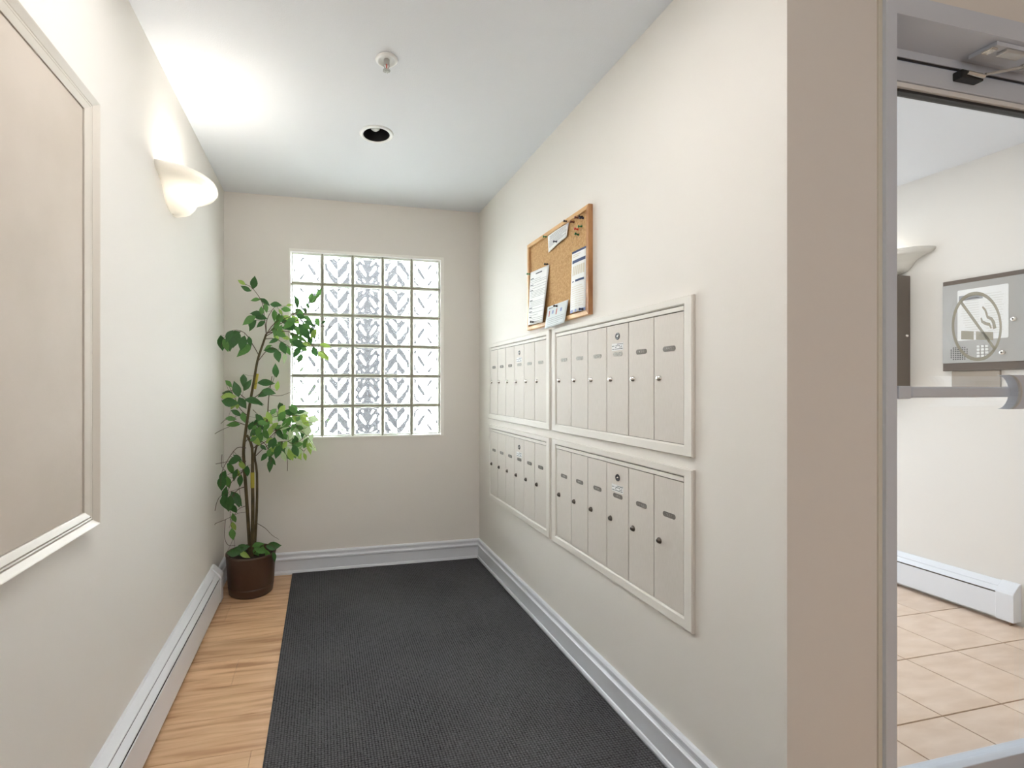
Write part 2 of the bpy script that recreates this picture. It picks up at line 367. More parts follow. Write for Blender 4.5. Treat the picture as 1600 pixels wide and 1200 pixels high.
# rim: hollow square frame
rim = MB()
def ringbox(m, w1, h1, w0, h0, y0, y1):
    o = [(-w1, -h1), (w1, -h1), (w1, h1), (-w1, h1)]; i_ = [(-w0, -h0), (w0, -h0), (w0, h0), (-w0, h0)]
    vs = [(a, y0, b) for a, b in o] + [(a, y0, b) for a, b in i_] + [(a, y1, b) for a, b in o] + [(a, y1, b) for a, b in i_]
    fs = []
    for k in range(4):
        k2 = (k + 1) % 4
        fs += [(k, k2, 4 + k2, 4 + k), (8 + k, 12 + k, 12 + k2, 8 + k2), (k, 8 + k, 8 + k2, k2), (4 + k, 4 + k2, 12 + k2, 12 + k)]
    m.add(vs, fs)
ringbox(rim, bw, bh, bw - .008, bh - .008, .0, .076)
rim_me = rim.mesh('rim', rim_glass, 0.0012, 1)
# wavy pane pair (front and back shells of the block)
N = 40; pn = MB(); iw, ih = bw - .0082, bh - .0082
def relief(a, b):
    e = min(1, 6 * (1 - max(abs(a), abs(b))))
    h = (math.cos(4.6 * a) * math.cos(4.9 * b + 1.0 * math.cos(4.1 * a))
         + 0.45 * math.cos(5.6 * abs(a) - 5.0 * b) + 0.25 * math.cos(7.0 * b * b + 5.0 * a * a))
    return h * 0.0042 * e
vs = []; fs = []
for j in range(N + 1):
    for i in range(N + 1):
        a, b = 2 * i / N - 1, 2 * j / N - 1
        vs.append((a * iw, .012 + relief(a, b), b * ih))
M_ = (N + 1) ** 2
for j in range(N + 1):
    for i in range(N + 1):
        a, b = 2 * i / N - 1, 2 * j / N - 1
        vs.append((a * iw, .040 + 0.0 * relief(b, a), b * ih))
for j in range(N):
    for i in range(N):
        q = j * (N + 1) + i
        fs.append((q, q + 1, q + N + 2, q + N + 1)); fs.append((M_ + q, M_ + q + N + 1, M_ + q + N + 2, M_ + q + 1))
bd = [i for i in range(N + 1)] + [j * (N + 1) + N for j in range(1, N + 1)] + [N * (N + 1) + i for i in range(N - 1, -1, -1)] + [j * (N + 1) for j in range(N - 1, 0, -1)]
for k in range(len(bd)):
    a, b = bd[k], bd[(k + 1) % len(bd)]; fs.append((a, M_ + a, M_ + b, b))
pn.add(vs, fs, True)
pane_me = pn.mesh('glass_block', block_glass)
for j in range(6):
    for i in range(5):
        o = bpy.data.objects.new('glass_block', pane_me); C.objects.link(o); o.parent = win
        o.location = (bx0 + (i + .5) * pw_, YB + .012, bz0 + (j + .5) * ph_)
        r = bpy.data.objects.new('rim', rim_me); C.objects.link(r); r.parent = o
        if (i * 7 + j * 5) % 3 == 1: o.rotation_euler = (0, PI, 0)

# outside
ground = mat('pale_concrete_paving', (196, 194, 188), 0.9, vary=((176, 174, 168), 3), bump=(30, .3))
struct(B(-8, 12, VYB + .12, 16, -.3, -.15).build('floor_outside', ground))

# ------------------------------------------------------------------ panel frame on the left wall
t = thing('wall_panel', (L, .85, .832), 'large beige panel in stepped white moulding on the left wall', 'panel')
y0, y1, z0, z1 = 0.16, 1.434, .847, 1.966
def inv(o, parent): o.parent = parent; o.matrix_parent_inverse = Matrix.Translation(parent.location).inverted() if parent.rotation_euler.z == 0 else (Matrix.Translation(parent.location) @ Matrix.Rotation(parent.rotation_euler.z, 4, 'Z')).inverted(); return o
inv(B(L + .0004, L + .001, y0 + .05, y1 - .05, z0 + .03, z1 - .03).build('shade_sheet', dark_gap), t)  # dark sheet standing in for the shadow line inside the moulding
inv(B(L + .001, L + .007, y0 + .062, y1 - .062, z0 + .047, z1 - .047).build('panel_board', panel_m), t)
def mitred(profile, y0, y1, z0, z1, fn, m, name, parent, top=1.0, bot=1.0):
    """profile (inset, height); four mitred sides as separate parts; fn(h, y, z)"""
    corners = [(y0, z0, 1, bot), (y1, z0, -1, bot), (y1, z1, -1, -top), (y0, z1, 1, -top)]
    n = len(profile); out = []
    for k in range(4):
        A, Bc = corners[k], corners[(k + 1) % 4]
        vs = [fn(h, A[0] + A[2] * i, A[1] + A[3] * i) for i, h in profile] + [fn(h, Bc[0] + Bc[2] * i, Bc[1] + Bc[3] * i) for i, h in profile]
        mb = MB().add(vs, [(i, (i + 1) % n, n + (i + 1) % n, n + i) for i in range(n)] + [tuple(range(n)), tuple(range(n, 2 * n))[::-1]])
        out.append(inv(mb.build(name, m), parent))
    return out
mprof = [(0, 0), (0, .020), (.003, .0235), (.006, .0225), (.022, .0135), (.0235, .009), (.026, .009), (.028, .0145), (.032, .0135), (.0335, .009), (.036, .009), (.038, .0155), (.054, .0115), (.0585, .0100), (.0585, 0)]
mitred(mprof, y0, y1, z0, z1, lambda h, y, z: (L + h, y, z), mould_m, 'moulding', t, .78, .78)

# ------------------------------------------------------------------ sconces
def sconce(x, y, z, sgn, label, power):
    t = thing('wall_sconce', (x, y, z), label, 'wall lamp')
    a, b = .212, .17
    prof = [(1.0, .008), (1.005, -.002), (.96, -.014), (.88, -.022), (.80, -.025), (.77, -.031), (.70, -.035), (.67, -.042), (.60, -.048), (.55, -.062), (.50, -.082), (.42, -.101), (.28, -.114), (.05, -.119)]
    K = 28; vs = []; n = len(prof)
    for r, h in prof:
        for j in range(K + 1):
            ph = PI * j / K; vs.append((sgn * (b * r * math.sin(ph) + .002), a * r * math.cos(ph) * (1 if r > .6 else (.75 + .25 * r / .6)), h))
    for r, h in prof:
        r2 = max(r - .035, .0); h2 = h + .004
        for j in range(K + 1):
            ph = PI * j / K; vs.append((sgn * (b * r2 * math.sin(ph) + .002), a * r2 * math.cos(ph) * (1 if r > .6 else (.75 + .25 * r / .6)), h2))
    fs = []; o2 = n * (K + 1)
    for i in range(n - 1):
        for j in range(K):
            q = i * (K + 1) + j; fs.append((q, q + 1, q + K + 2, q + K + 1)); q += o2; fs.append((q, q + K + 1, q + K + 2, q + 1))
    for j in range(K): fs.append((j, j + 1, o2 + j + 1, o2 + j)); q = (n - 1) * (K + 1) + j; fs.append((q, q + 1, o2 + q + 1, o2 + q))
    for i in range(n - 1):
        for e_ in (0, K):
            q = i * (K + 1) + e_; fs.append((q, q + K + 1, o2 + q + K + 1, o2 + q))
    o = MB().add(vs, fs, True).build('lamp_shade', shade_m, t)
    B(min(0, sgn * .014), max(0, sgn * .014), -.06, .06, -.085, -.02).build('backplate', white_m, t, .003)
    MB().tube([(sgn * .014, 0, -.05), (sgn * .05, 0, -.05), (sgn * .055, 0, -.04)], .012, 12).build('bulb_holder', white_m, t)
    em = bpy.data.materials.new('lit_bulb'); em.use_nodes = True
    bb_ = em.node_tree.nodes['Principled BSDF']; bb_.inputs['Emission Color'].default_value = (1, .95, .86, 1); bb_.inputs['Emission Strength'].default_value = power
    MB().lathe([(.004, -.03), (.018, -.022), (.026, -.004), (.024, .012), (.012, .024), (.001, .028)], 16, 'z', (sgn * .062, 0, -.03)).build('bulb', em, t)
    l = bpy.data.lights.new('sconce_light', 'POINT'); l.energy = power * .16; l.color = (1, .955, .88); l.shadow_soft_size = .03
    lo = bpy.data.objects.new('sconce_light', l); C.objects.link(lo); lo.parent = t; lo.location = (sgn * .062, 0, .004)
    return t
sconce(L, 2.13, 2.035, 1, 'lit alabaster glass wall sconce on the left wall above the plant', SCONCE_L)
sconce(VX, 2.24, 2.012, -1, 'alabaster glass wall sconce beyond the glass door above the bronze cabinet', SCONCE_R)

# ------------------------------------------------------------------ ceiling items
t = thing('recessed_downlight', (DL[0], DL[1], H), 'recessed ceiling downlight with black baffle and white trim ring', 'ceiling light')
MB().lathe([(.064, .001), (.064, -.004), (.070, -.006), (.082, -.003), (.083, .0), (.064, .001)], 40).build('trim_ring', white_m, t)
MB().lathe([(.064, -.003), (.060, .03), (.056, .075), (.03, .088), (.0005, .09)], 40).build('baffle', black, t)
MB().lathe([(.001, .022), (.012, .024), (.022, .032), (.027, .046), (.024, .06), (.014, .075), (.014, .086)], 24, 'z', (-.004, .012, 0)).build('bulb', white_m, t)
t = thing('fire_sprinkler', (.239, 1.779, H), 'small chrome fire sprinkler head with white ceiling rose', 'sprinkler')
MB().lathe([(.041, .0), (.042, -.003), (.038, -.007), (.030, -.008), (.027, -.003), (.010, -.002), (.001, -.002)], 32).build('ceiling_rose', white_m, t)
MB().lathe([(.011, 0), (.011, -.012), (.008, -.014), (.008, -.018), (.001, -.018)], 16).build('nozzle', pearl, t)
MB().tube([(-.009, 0, -.014), (-.010, 0, -.026), (-.003, 0, -.038), (0, 0, -.040)], .002, 6).tube([(.009, 0, -.014), (.010, 0, -.026), (.003, 0, -.038), (0, 0, -.040)], .002, 6).build('yoke', pearl, t)
MB().tube([(0, 0, -.017), (0, 0, -.038)], .0028, 8).build('glass_bulb', ink_r, t)
k = MB()
for j in range(10):
    a = 2 * PI * j / 10; a0, a1 = a - .2, a + .2
    k.prism([(0.004 * math.cos(a0), .004 * math.sin(a0)), (.014 * math.cos(a0), .014 * math.sin(a0)), (.014 * math.cos(a1), .014 * math.sin(a1)), (.004 * math.cos(a1), .004 * math.sin(a1))], lambda p, q, t_: (p, q, t_), -.043, -.041)
k.lathe([(.006, -.040), (.006, -.044), (.001, -.044)], 12)
k.build('deflector', pearl, t)

# ------------------------------------------------------------------ heaters
def heater(x, sgn, ya, yb, end_lo, end_hi, label, m, m2):
    t = thing('baseboard_heater', (x, ya, 0), label, 'heater')
    ln = yb - ya; fn = lambda p, q, tt: (sgn * p, tt, q)
    MB().prism([(.0, .03), (.003, .03), (.003, .206), (.0, .206)], fn, 0, ln).build('back_panel', m, t)
    MB().prism([(.003, .199), (.003, .207), (.010, .2065), (.031, .183), (.031, .178), (.009, .200)], fn, 0, ln).build('top_hood', m, t)
    MB().prism([(.0315, .175), (.0325, .1785), (.050, .160), (.0505, .156), (.048, .156)], fn, 0.02, ln - .02).build('damper', m, t)
    MB().prism([(.051, .150), (.0545, .150), (.0545, .026), (.046, .022), (.046, .026), (.051, .030)], fn, 0, ln).build('front_panel', m, t)
    MB().prism([(.008, .05), (.045, .05), (.045, .145), (.008, .145)], fn, .03, ln - .03).build('fin_element', m2, t)
    cap = [(.0, .021), (.057, .019), (.058, .158), (.052, .170), (.033, .190), (.012, .211), (0, .212)]
    if end_lo: MB().prism(cap, fn, -.005, .062).build('end_cap', m, t, .0015, 1)
    if end_hi: MB().prism(cap, fn, ln - .062, ln + .005).build('end_cap', m, t, .0015, 1)
    for q_ in (.012, ln - .04): MB().prism([(.003, 0), (.045, 0), (.045, .03), (.003, .03)], fn, q_, q_ + .006).build('foot_bracket', m2, t)
    return t
heater(L, 1, -1.2, 2.88, False, True, 'long grey-white baseboard heater along the foot of the left wall', heat_m, dark_gap)
heater(VX, -1, 1.69, 3.28, True, False, 'white baseboard heater on the vestibule wall above the tiles', heat_v, mat('brown_fin_metal', (120, 96, 78), 0.8))  # fins and brackets in one even brown

# ------------------------------------------------------------------ entrance mat
mt = MB().box(-.182, 1.066, -.6, 3.188, .0005, .0085)
# small fringe of nubs along both visible edges
o = mt.build('entrance_mat', carpet, None, .002, 1)
tag(o, 'long charcoal ribbed entrance mat on the oak floor', 'mat')
fr = MB()
yy = -.6
nub = random.Random(3)
x = -.18
while x < 1.06:
    fr.box(x, x + .007, 3.187, 3.1875 + nub.uniform(.0, .0008), .001, .0075); x += .013
f_ = fr.build('mat_fringe', carpet, o); f_['kind'] = 'stuff'

# ------------------------------------------------------------------ mailboxes
XM = R
def rounded(cx, cz, w_, h_, r, k=6):
    pts = []
    for (sx, sz, a0) in ((1, 1, 0), (-1, 1, PI / 2), (-1, -1, PI), (1, -1, 3 * PI / 2)):
        for j in range(k + 1):
            a = a0 + PI / 2 * j / k; pts.append((cx + sx * (w_ / 2 - r) + r * math.cos(a), cz + sz * (h_ / 2 - r) + r * math.sin(a)))
    return pts
fx = lambda h: XM - h
def disc(mb, y, z, prof, k=20): mb.lathe([(r, -h) for r, h in prof], k, 'x', (XM, y, z))
door_prof = [(0, 0)]
def mailbox(ya, yb, za, zb, plates, lockm, label, handle_lock='chrome'):
    """local frame: unit spans world y ya..yb, z za..zb"""
    t = thing('mailbox_unit', (XM, (ya + yb) / 2, za), label, 'mailbox', 'recessed six-door mailbox units')
    fp = [(0, 0.0005), (0, .0085), (.003, .0120), (.032, .0112), (.038, .0070), (.038, .0005)]
    mitred(fp, ya, yb, za, zb, lambda h, y, z: (XM - h, y, z), alu_f, 'frame_rail', t, .68, .9)
    oy0, oy1, oz0, oz1 = ya + .0385, yb - .0385, za + .0345, zb - .0262
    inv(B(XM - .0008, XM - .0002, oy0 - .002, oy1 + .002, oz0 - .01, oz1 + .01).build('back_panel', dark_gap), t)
    inv(B(XM - .0085, XM - .0006, oy0, oy1, oz1 - .0160, oz1 - .0022).build('top_rail', alu_f, None, .0008, 1), t)
    dz0, dz1 = oz0 + .0002, oz1 - .0185
    pit = (oy1 - oy0) / 6
    for k in range(6):
        a, b = oy1 - (k + 1) * pit, oy1 - k * pit      # k=0 farthest (leftmost in the picture)
        d = inv(B(XM - .0065, XM - .001, a + .0016, b - .0016, dz0 + .001, dz1).build('door', alu, None, .0009, 2), t)
        cy_, cz_ = (a + b) / 2 - .004, (za + .334 if za > .9 else za + .328)
        kind = plates[k]
        pm_ = plate_d if kind == 'd' else plate_l
        pz = cz_
        p = MB().prism(rounded(cy_, pz, .056, .0165, .008), lambda p_, q, tt: (XM - tt, p_, q), .006, .0076)
        inv(p.build('name_plate', pm_), d)
        # worn engraved number strokes
        g_ = MB(); rr = random.Random(int(ya * 100 + za * 10 + k))
        for q in range(3):
            yy_ = cy_ + .010 - q * .009
            g_.box(XM - .0079, XM - .0074, yy_ - .003, yy_ - .0018, pz - .0035, pz + .0035)
            if rr.random() < .7: g_.box(XM - .0079, XM - .0074, yy_ - .003, yy_ + .002, pz + (.0022 if rr.random() < .5 else -.0005), pz + .0034)
        inv(g_.build('number_stroke', plate_l if kind == 'd' else ink), d)['kind'] = 'stuff'
        lz = za + (.240 if za > .9 else .233)
        ly = b - .026
        lk = MB(); disc(lk, ly, lz, [(.0001, .0160), (.0045, .0158), (.0065, .0148), (.0100, .0085), (.0108, .006)])
        lo = inv(lk.build('lock', lockm), d)
        ks = MB().box(XM - .0164, XM - .0150, ly - .0008, ly + .0008, lz - .0035, lz + .0035); o2 = ks.build('keyway', dark_gap); inv(o2, d)
        if k == 3:
            mz = za + (.401 if za > .9 else .397)
            rg = MB(); disc(rg, (a + b) / 2 - .003, mz, [(.0001, .0068), (.0095, .0070), (.0125, .0085), (.0135, .006)], 24)
            inv(rg.build('master_lock', black), d)
            rg = MB(); disc(rg, (a + b) / 2 - .004, mz, [(.0001, .0095), (.0035, .0095), (.0045, .0066)], 12)
            inv(rg.build('master_lock_pin', chrome), d)
            lb = B(XM - .0072, XM - .006, (a + b) / 2 - .037, (a + b) / 2 + .033, pz + .0145, pz + .041).build('warning_label', paper); inv(lb, d)
            g_ = MB(); rr = random.Random(5)
            for r_ in range(4):
                yy_ = (a + b) / 2 + .030; zz_ = pz + .0375 - r_ * .0058
                while yy_ > (a + b) / 2 - .030:
                    l_ = rr.uniform(.003, .010)
                    if rr.random() < .72: g_.box(XM - .0075, XM - .0071, yy_ - l_, yy_, zz_ - .0017, zz_ + .0010)
                    yy_ -= l_ + .002
            inv(g_.build('label_print', ink_d), d)['kind'] = 'stuff'
    return t
mailbox(2.126, 3.004, 1.000, 1.489, 'dddlll', chrome, 'upper mailbox unit beside the far corner with three dark and three pale number plates')
mailbox(1.212, 2.100, 1.000, 1.489, 'lllldd', chrome, 'upper mailbox unit beneath the cork board, nearest two plates dark')
mailbox(2.126, 3.004, 0.474, 0.963, 'dddddd', gun, 'lower mailbox unit beside the far corner with six dark plates')
mailbox(1.212, 2.100, 0.474, 0.963, 'dddddd', gun, 'lower mailbox unit nearest the camera with six dark plates')

# ------------------------------------------------------------------ cork board
t = thing('cork_board', (R, 2.06, 1.509), 'pine framed cork notice board hung above the mailboxes', 'notice board')
y0, y1, z0, z1 = 1.763, 2.360, 1.510, 1.964
inv(B(R - .010, R - .0005, y0 + .01, y1 - .01, z0 + .01, z1 - .01).build('cork_sheet', cork), t)
parts = mitred([(0, .0), (0, .0195), (.0015, .021), (.017, .021), (.0185, .019), (.019, .0)], y0, y1, z0, z1, lambda h, y, z: (R - h, y, z), pine, 'frame_rail', t)
parts[3].data.materials[0] = pine_shade  # near rail in darker pine, its shaded side put into the colour
CX = R - .010
def patch(mb, Sf, u0, u1, v0, v1, off, nu=4, nv=6):
    vs = []; fs = []
    for j in range(nv + 1):
        for i in range(nu + 1):
            p = Sf(u0 + (u1 - u0) * i / nu, v0 + (v1 - v0) * j / nv); vs.append((p[0] - off, p[1], p[2]))
    for j in range(nv):
        for i in range(nu):
            q = j * (nu + 1) + i; fs.append((q, q + 1, q + nu + 2, q + nu + 1))
    mb.add(vs, fs, True)
def sheet(tl, tr, br, bl, curl, m, label, marks):
    """corners (y,z); curl(u,v)-> distance off the cork"""
    def Sf(u, v):
        y = (tl[0] * (1 - u) + tr[0] * u) * (1 - v) + (bl[0] * (1 - u) + br[0] * u) * v
        z = (tl[1] * (1 - u) + tr[1] * u) * (1 - v) + (bl[1] * (1 - u) + br[1] * u) * v
        return (CX - .0012 - curl(u, v), y, z)
    NU, NV = 8, 16; mb = MB(); patch(mb, Sf, 0, 1, 0, 1, 0, NU, NV); n1 = len(mb.v)
    patch(mb, Sf, 0, 1, 0, 1, -.0003, NU, NV)
    bd = [i for i in range(NU + 1)] + [j * (NU + 1) + NU for j in range(1, NV + 1)] + [NV * (NU + 1) + i for i in range(NU - 1, -1, -1)] + [j * (NU + 1) for j in range(NV - 1, 0, -1)]
    mb.add([], [])
    mb.f += [(bd[k], bd[(k + 1) % len(bd)], n1 + bd[(k + 1) % len(bd)], n1 + bd[k]) for k in range(len(bd))]; mb.smooth += [False] * len(bd)
    o = mb.build('notice_paper', m); tag(o, label, 'paper', None)
    by = {}
    for (mm, nm, u0, u1, v0, v1) in marks: patch(by.setdefault((mm.name, nm), MB()), Sf, u0, u1, v0, v1, .0003, 4, 3)
    for (mn, nm), b_ in by.items():
        x = b_.build(nm, MATS[mn], o)
        if len(b_.f) > 24: x['kind'] = 'stuff'
    return o
def lines(r, v0, v1, n, u0=.08, u1=.92, m=ink, h=.35):
    out = []
    for k in range(n):
        v = v0 + (v1 - v0) * k / max(1, n - 1); e = u1 - (r.random() * .35 if r.random() < .35 else 0)
        out.append((m, 'printed_lines', u0, e, v, v + h * (v1 - v0) / n))
    return out
rr = random.Random(11)
sheet((2.135, 1.944), (1.932, 1.944), (1.942, 1.882), (2.128, 1.862), lambda u, v: .003 + .006 * u * v + .004 * math.sin(PI * u), paper,
      'small white notice pinned near the top edge of the cork board', lines(rr, .12, .3, 3, .1, .9, ink_d, .4) + lines(rr, .38, .75, 7, .06, .94, ink, .5) + lines(rr, .82, .93, 2, .1, .8, ink_t, .5))
mk = [(ink_d, 'heading', .32, .66, .055, .075)]
for k, (a, n_) in enumerate([(.13, 3), (.25, 2), (.35, 5), (.54, 4), (.68, 1), (.75, 2), (.85, 3)]):
    mk.append((ink_d, 'heading', .05, .22, a, a + .016)); mk += lines(rr, a + .028, a + .028 + .022 * n_, n_, .06, .95, ink, .3)
sheet((2.337, 1.813), (2.121, 1.803), (2.149, 1.527), (2.343, 1.535), lambda u, v: .002 + .012 * (u ** 2) * v + .010 * v, paper,
      'tall white letter with bold side headings pinned at the left of the cork board', mk)
mk = [(ink_b, 'header_band', 0, 1, .0, .035), (ink_t, 'printed_lines', .08, .6, .06, .075), (ink_t, 'printed_lines', .08, .5, .09, .105),
      (ink_b, 'header_band', .05, .95, .15, .20), (ink_b, 'footer_text', .1, .25, .49, .505), (ink_b, 'footer_text', .35, .9, .475, .51), (ink_lb, 'footer_band', .0, 1, .955, 1)]
for k in range(6): mk.append((ink_t, 'printed_lines', .1 + k * .14, .2 + k * .14, .25, .40))
mk += lines(rr, .58, .9, 10, .08, .9, ink_t, .25)
sheet((1.903, 1.802), (1.787, 1.799), (1.787, 1.531), (1.912, 1.533), lambda u, v: .003 + .010 * math.sin(PI * u) * v + .006 * v, paper,
      'narrow white leaflet with navy bands pinned at the right of the cork board', mk)
mk = [(ink_r, 'picture', .12, .17, .22, .48), (ink_r, 'picture', .48, .53, .22, .48), (ink_lb, 'picture', .28, .36, .25, .4), (ink_lb, 'picture', .68, .76, .25, .4), (ink_d, 'printed_lines', .08, .3, .10, .125)] + lines(rr, .58, .92, 5, .08, .9, ink, .25)
sheet((2.125, 1.597), (1.915, 1.597), (1.938, 1.497), (2.141, 1.492), lambda u, v: .009 + .008 * v + .005 * u, paper_b,
      'pale blue card overhanging the bottom rail of the cork board', mk)
pin_cols = {'green': mat('green_pin', (40, 120, 70), .3), 'red': mat('red_pin', (200, 70, 55), .3), 'navy': mat('navy_pin', (44, 50, 74), .3), 'black': mat('black_pin', (40, 34, 34), .35), 'brown': mat('brown_pin', (110, 60, 45), .35)}
def pin(y, z, col, lab, off=0.001, dz=0.0):
    o = MB().lathe([(.0001, -.020), (.0052, -.019), (.0056, -.017), (.0030, -.014), (.0030, -.007), (.0050, -.004), (.0048, -.002), (.0008, -.001), (.0006, .004)], 12, 'x', (0, 0, 0)).build('push_pin', pin_cols[col])
    o.location = (CX - off, y, z); o.rotation_euler = (0, dz, 0)
    tag(o, lab, 'pin', 'push pins on the cork board')
pin(1.853, 1.864, 'green', 'lower green push pin under the red one', .001, .2)
pin(1.827, 1.892, 'green', 'upper green push pin right of the red one', .001, -.1)
pin(1.858, 1.889, 'red', 'red push pin among the loose pins at upper right', .001, .1)
pin(1.822, 1.930, 'black', 'black push pin nearest the top right corner of the cork')
pin(1.814, 1.922, 'navy', 'navy push pin just below the topmost black one')
pin(1.855, 1.938, 'brown', 'brown push pin left of the topmost black one')
pin(1.890, 1.931, 'brown', 'brown push pin just right of the small top notice')
pin(2.143, 1.944, 'green', 'green push pin at the top left corner of the small notice', .006)
pin(1.940, 1.951, 'black', 'black push pin at the top right corner of the small notice', .006)
pin(2.030, 1.886, 'navy', 'navy push pin at the foot of the small notice', .010)
pin(2.322, 1.802, 'green', 'dark push pin at the upper left corner of the tall letter', .010)
pin(2.130, 1.806, 'black', 'black push pin at the upper right corner of the tall letter', .006)
pin(2.265, 1.543, 'black', 'black push pin near the foot of the tall letter', .018)
pin(2.020, 1.585, 'black', 'black push pin holding the pale blue card', .014)
pin(1.800, 1.536, 'navy', 'navy push pin at the foot of the banded leaflet', .012)
# tiny holes left in the cork
hb = MB(); rr = random.Random(4)
for k in range(26): y_, z_ = rr.uniform(1.83, 1.92), rr.uniform(1.84, 1.94); hb.lathe([(.0016, -.0004), (.0001, -.0004)], 6, 'x', (CX, y_, z_), False)
inv(hb.build('pin_hole', ink_d), t)['kind'] = 'stuff'

# ------------------------------------------------------------------ glass door and frame
t = thing('glass_door', (1.9, 1.04, 0), 'grey metal framed glass door with push bar and no smoking sign', 'door')
DY0, DY1 = 1.012, 1.056
def I(o): return inv(o, t)
I(B(1.432, 1.540, DY0, DY1, .012, 2.130).build('stile', steel, None, .002)); I(B(2.225, 2.335, DY0, DY1, .012, 2.130).build('stile', steel, None, .002))
I(B(1.540, 2.225, DY0, DY1, 2.074, 2.130).build('top_rail', steel, None, .002)); I(B(1.540, 2.225, DY0, DY1, .012, .10).build('bottom_rail', steel, None, .002))
I(B(1.540, 2.225, DY0 + .004, DY1 - .004, 2.060, 2.073).build('lit_glazing_bead', white_m, None, .001))  # white strip, the lit edge is put into its colour
I(B(1.540, 2.225, DY0 + .012, DY1 - .012, 2.052, 2.0595).build('glazing_gasket', black))
I(B(1.425, 2.335, 1.0105, 1.0115, 2.1295, 2.1365).build('gap_shade', black))  # black strip painting in the shade of the gap above the door
I(B(1.538, 2.227, 1.031, 1.037, .095, 2.075).build('glass_pane', door_glass))
# push bar
I(B(1.545, 1.972, .958, .985, 1.183, 1.2125).build('push_bar', steel, None, .006, 3))
arc = [(2.055 - .065 * 0 + .0, 1.245)]
pts = []
cx_, cz_, ra = 1.865, 1.198, .075
for j in range(13):
    a = PI * .5 - PI * j / 12; pts.append((cx_ + ra * .62 * math.cos(a) + .005, cz_ + .048 * math.sin(a)))
poly = pts + [(2.30, 1.150), (2.30, 1.246)]
I(MB().prism(poly, lambda p, q, tt: (p, tt, q), .941, .962).build('bar_housing', steel))
I(B(2.04, 2.16, .960, 1.012, 1.165, 1.232).build('housing_standoff', steel, None, .003))
pts2 = [(x_ + .006, z_) for x_, z_ in pts][::-1]
I(MB().prism(pts + pts2, lambda p, q, tt: (p - .002, tt, q), .936, .941).build('housing_rim', steel_l))
I(B(1.5, 1.545, .96, 1.012, 1.18, 1.215).build('bar_mount', steel, None, .003))
# no smoking sign etched on the pane
ec = Vector((1.920, 1.0305, 1.3935)); er = .1045
sg = MB()
vs = []
for j in range(49):
    a = 2 * PI * j / 48
    for r in (er, er - .0105): vs.append((ec.x + r * math.cos(a), ec.y, ec.z + r * math.sin(a)))
sg.add(vs, [(2 * j, 2 * j + 1, 2 * j + 3, 2 * j + 2) for j in range(48)])
def stroke(pts, wd):
    vs = []; n = len(pts)
    for i, (a, b) in enumerate(pts):
        p0, p1 = pts[max(i - 1, 0)], pts[min(i + 1, n - 1)]; d = Vector((p1[0] - p0[0], p1[1] - p0[1])).normalized()
        w_ = wd[i] if isinstance(wd, list) else wd
        vs += [(a - d.y * w_ / 2, ec.y, b + d.x * w_ / 2), (a + d.y * w_ / 2, ec.y, b - d.x * w_ / 2)]
    sg.add(vs, [(2 * i, 2 * i + 1, 2 * i + 3, 2 * i + 2) for i in range(n - 1)])
def gz(x, y): p = at(1380 + x / 4, 360 + y / 4, ec.y); return (p.x, p.z)
stroke([gz(486, 448), gz(698, 742)], .0105)
stroke([gz(620, 478), gz(638, 498), gz(646, 522), gz(652, 542), gz(676, 552), gz(690, 575), gz(698, 614)], [.006, .008, .009, .009, .011, .013, .014])
stroke([gz(612, 546), gz(618, 570), gz(640, 582), gz(664, 588), gz(676, 612)], [.006, .009, .010, .010, .006])
stroke([gz(487, 654), gz(566, 657)], .0255); stroke([gz(580, 657), gz(688, 660)], .0245)
so = I(sg.build('no_smoking_sign', etch))
# closer
I(B(1.786, 1.872, .990, 1.013, 2.098, 2.122).build('closer_shoe', black, None, .003))
I(MB().tube([(1.80, .988, 2.112), (1.86, .984, 2.106)], .006, 10).build('shoe_screw', chrome))
I(MB().tube([(1.865, .984, 2.112), (1.955, .952, 2.126)], .0042, 10).build('closer_rod', steel_l))
I(MB().tube([(1.952, .953, 2.1255), (2.06, .915, 2.142)], .0085, 12).build('closer_arm', steel_l))
fr = struct(B(1.384, 1.420, YE - .012, 1.075, 0, 2.21).box(1.420, 1.431, 1.010, 1.075, 0, 2.155).build('door_frame_left', steel))
fr.name = 'trim_1'
struct(B(1.3712, 1.3838, YE - .004, 1.075, 0, 2.21).build('trim_2', mat('frame_caulk', (216, 212, 198), .6)))
hd = MB().box(1.420, 2.34, YE - .012, 1.075, 2.158, 2.21).box(1.431, 2.34, 1.008, 1.02, 2.136, 2.158)
struct(hd.build('trim_3', steel)); struct(B(2.34, 2.43, YE - .012, 1.075, 0, 2.21).build('trim_4', steel))
t2 = t
inv(B(1.80, 2.06, .925, .985, 2.146, 2.1575).build('mounting_plate', steel, None, .001), t2)
inv(B(1.79, 1.815, .930, .955, 2.138, 2.1455).build('pivot_nut', chrome, None, .003), t2)
inv(B(1.84, 1.92, .926, .95, 2.135, 2.1455).build('pivot_block', steel_l, None, .003), t2)

# ------------------------------------------------------------------ vestibule things
t = thing('bronze_cabinet', (VX, 2.35, 1.2), 'tall narrow dark bronze cabinet on the vestibule wall left of the intercom', 'cabinet')
inv(B(VX - .125, VX - .001, 2.150, 2.60, 1.195, 1.876).build('cabinet_body', bronze, None, .002), t)
inv(B(VX - .142, VX - .1255, 2.140, 2.60, 1.185, 1.892).build('cabinet_door', bronze, None, .002), t)
ck = MB().lathe([(.0001, -.010), (.006, -.009), (.008, -.004), (.009, 0)], 14, 'y', (VX - .035, 2.1495, 1.515)); inv(ck.build('cabinet_lock', chrome), t)

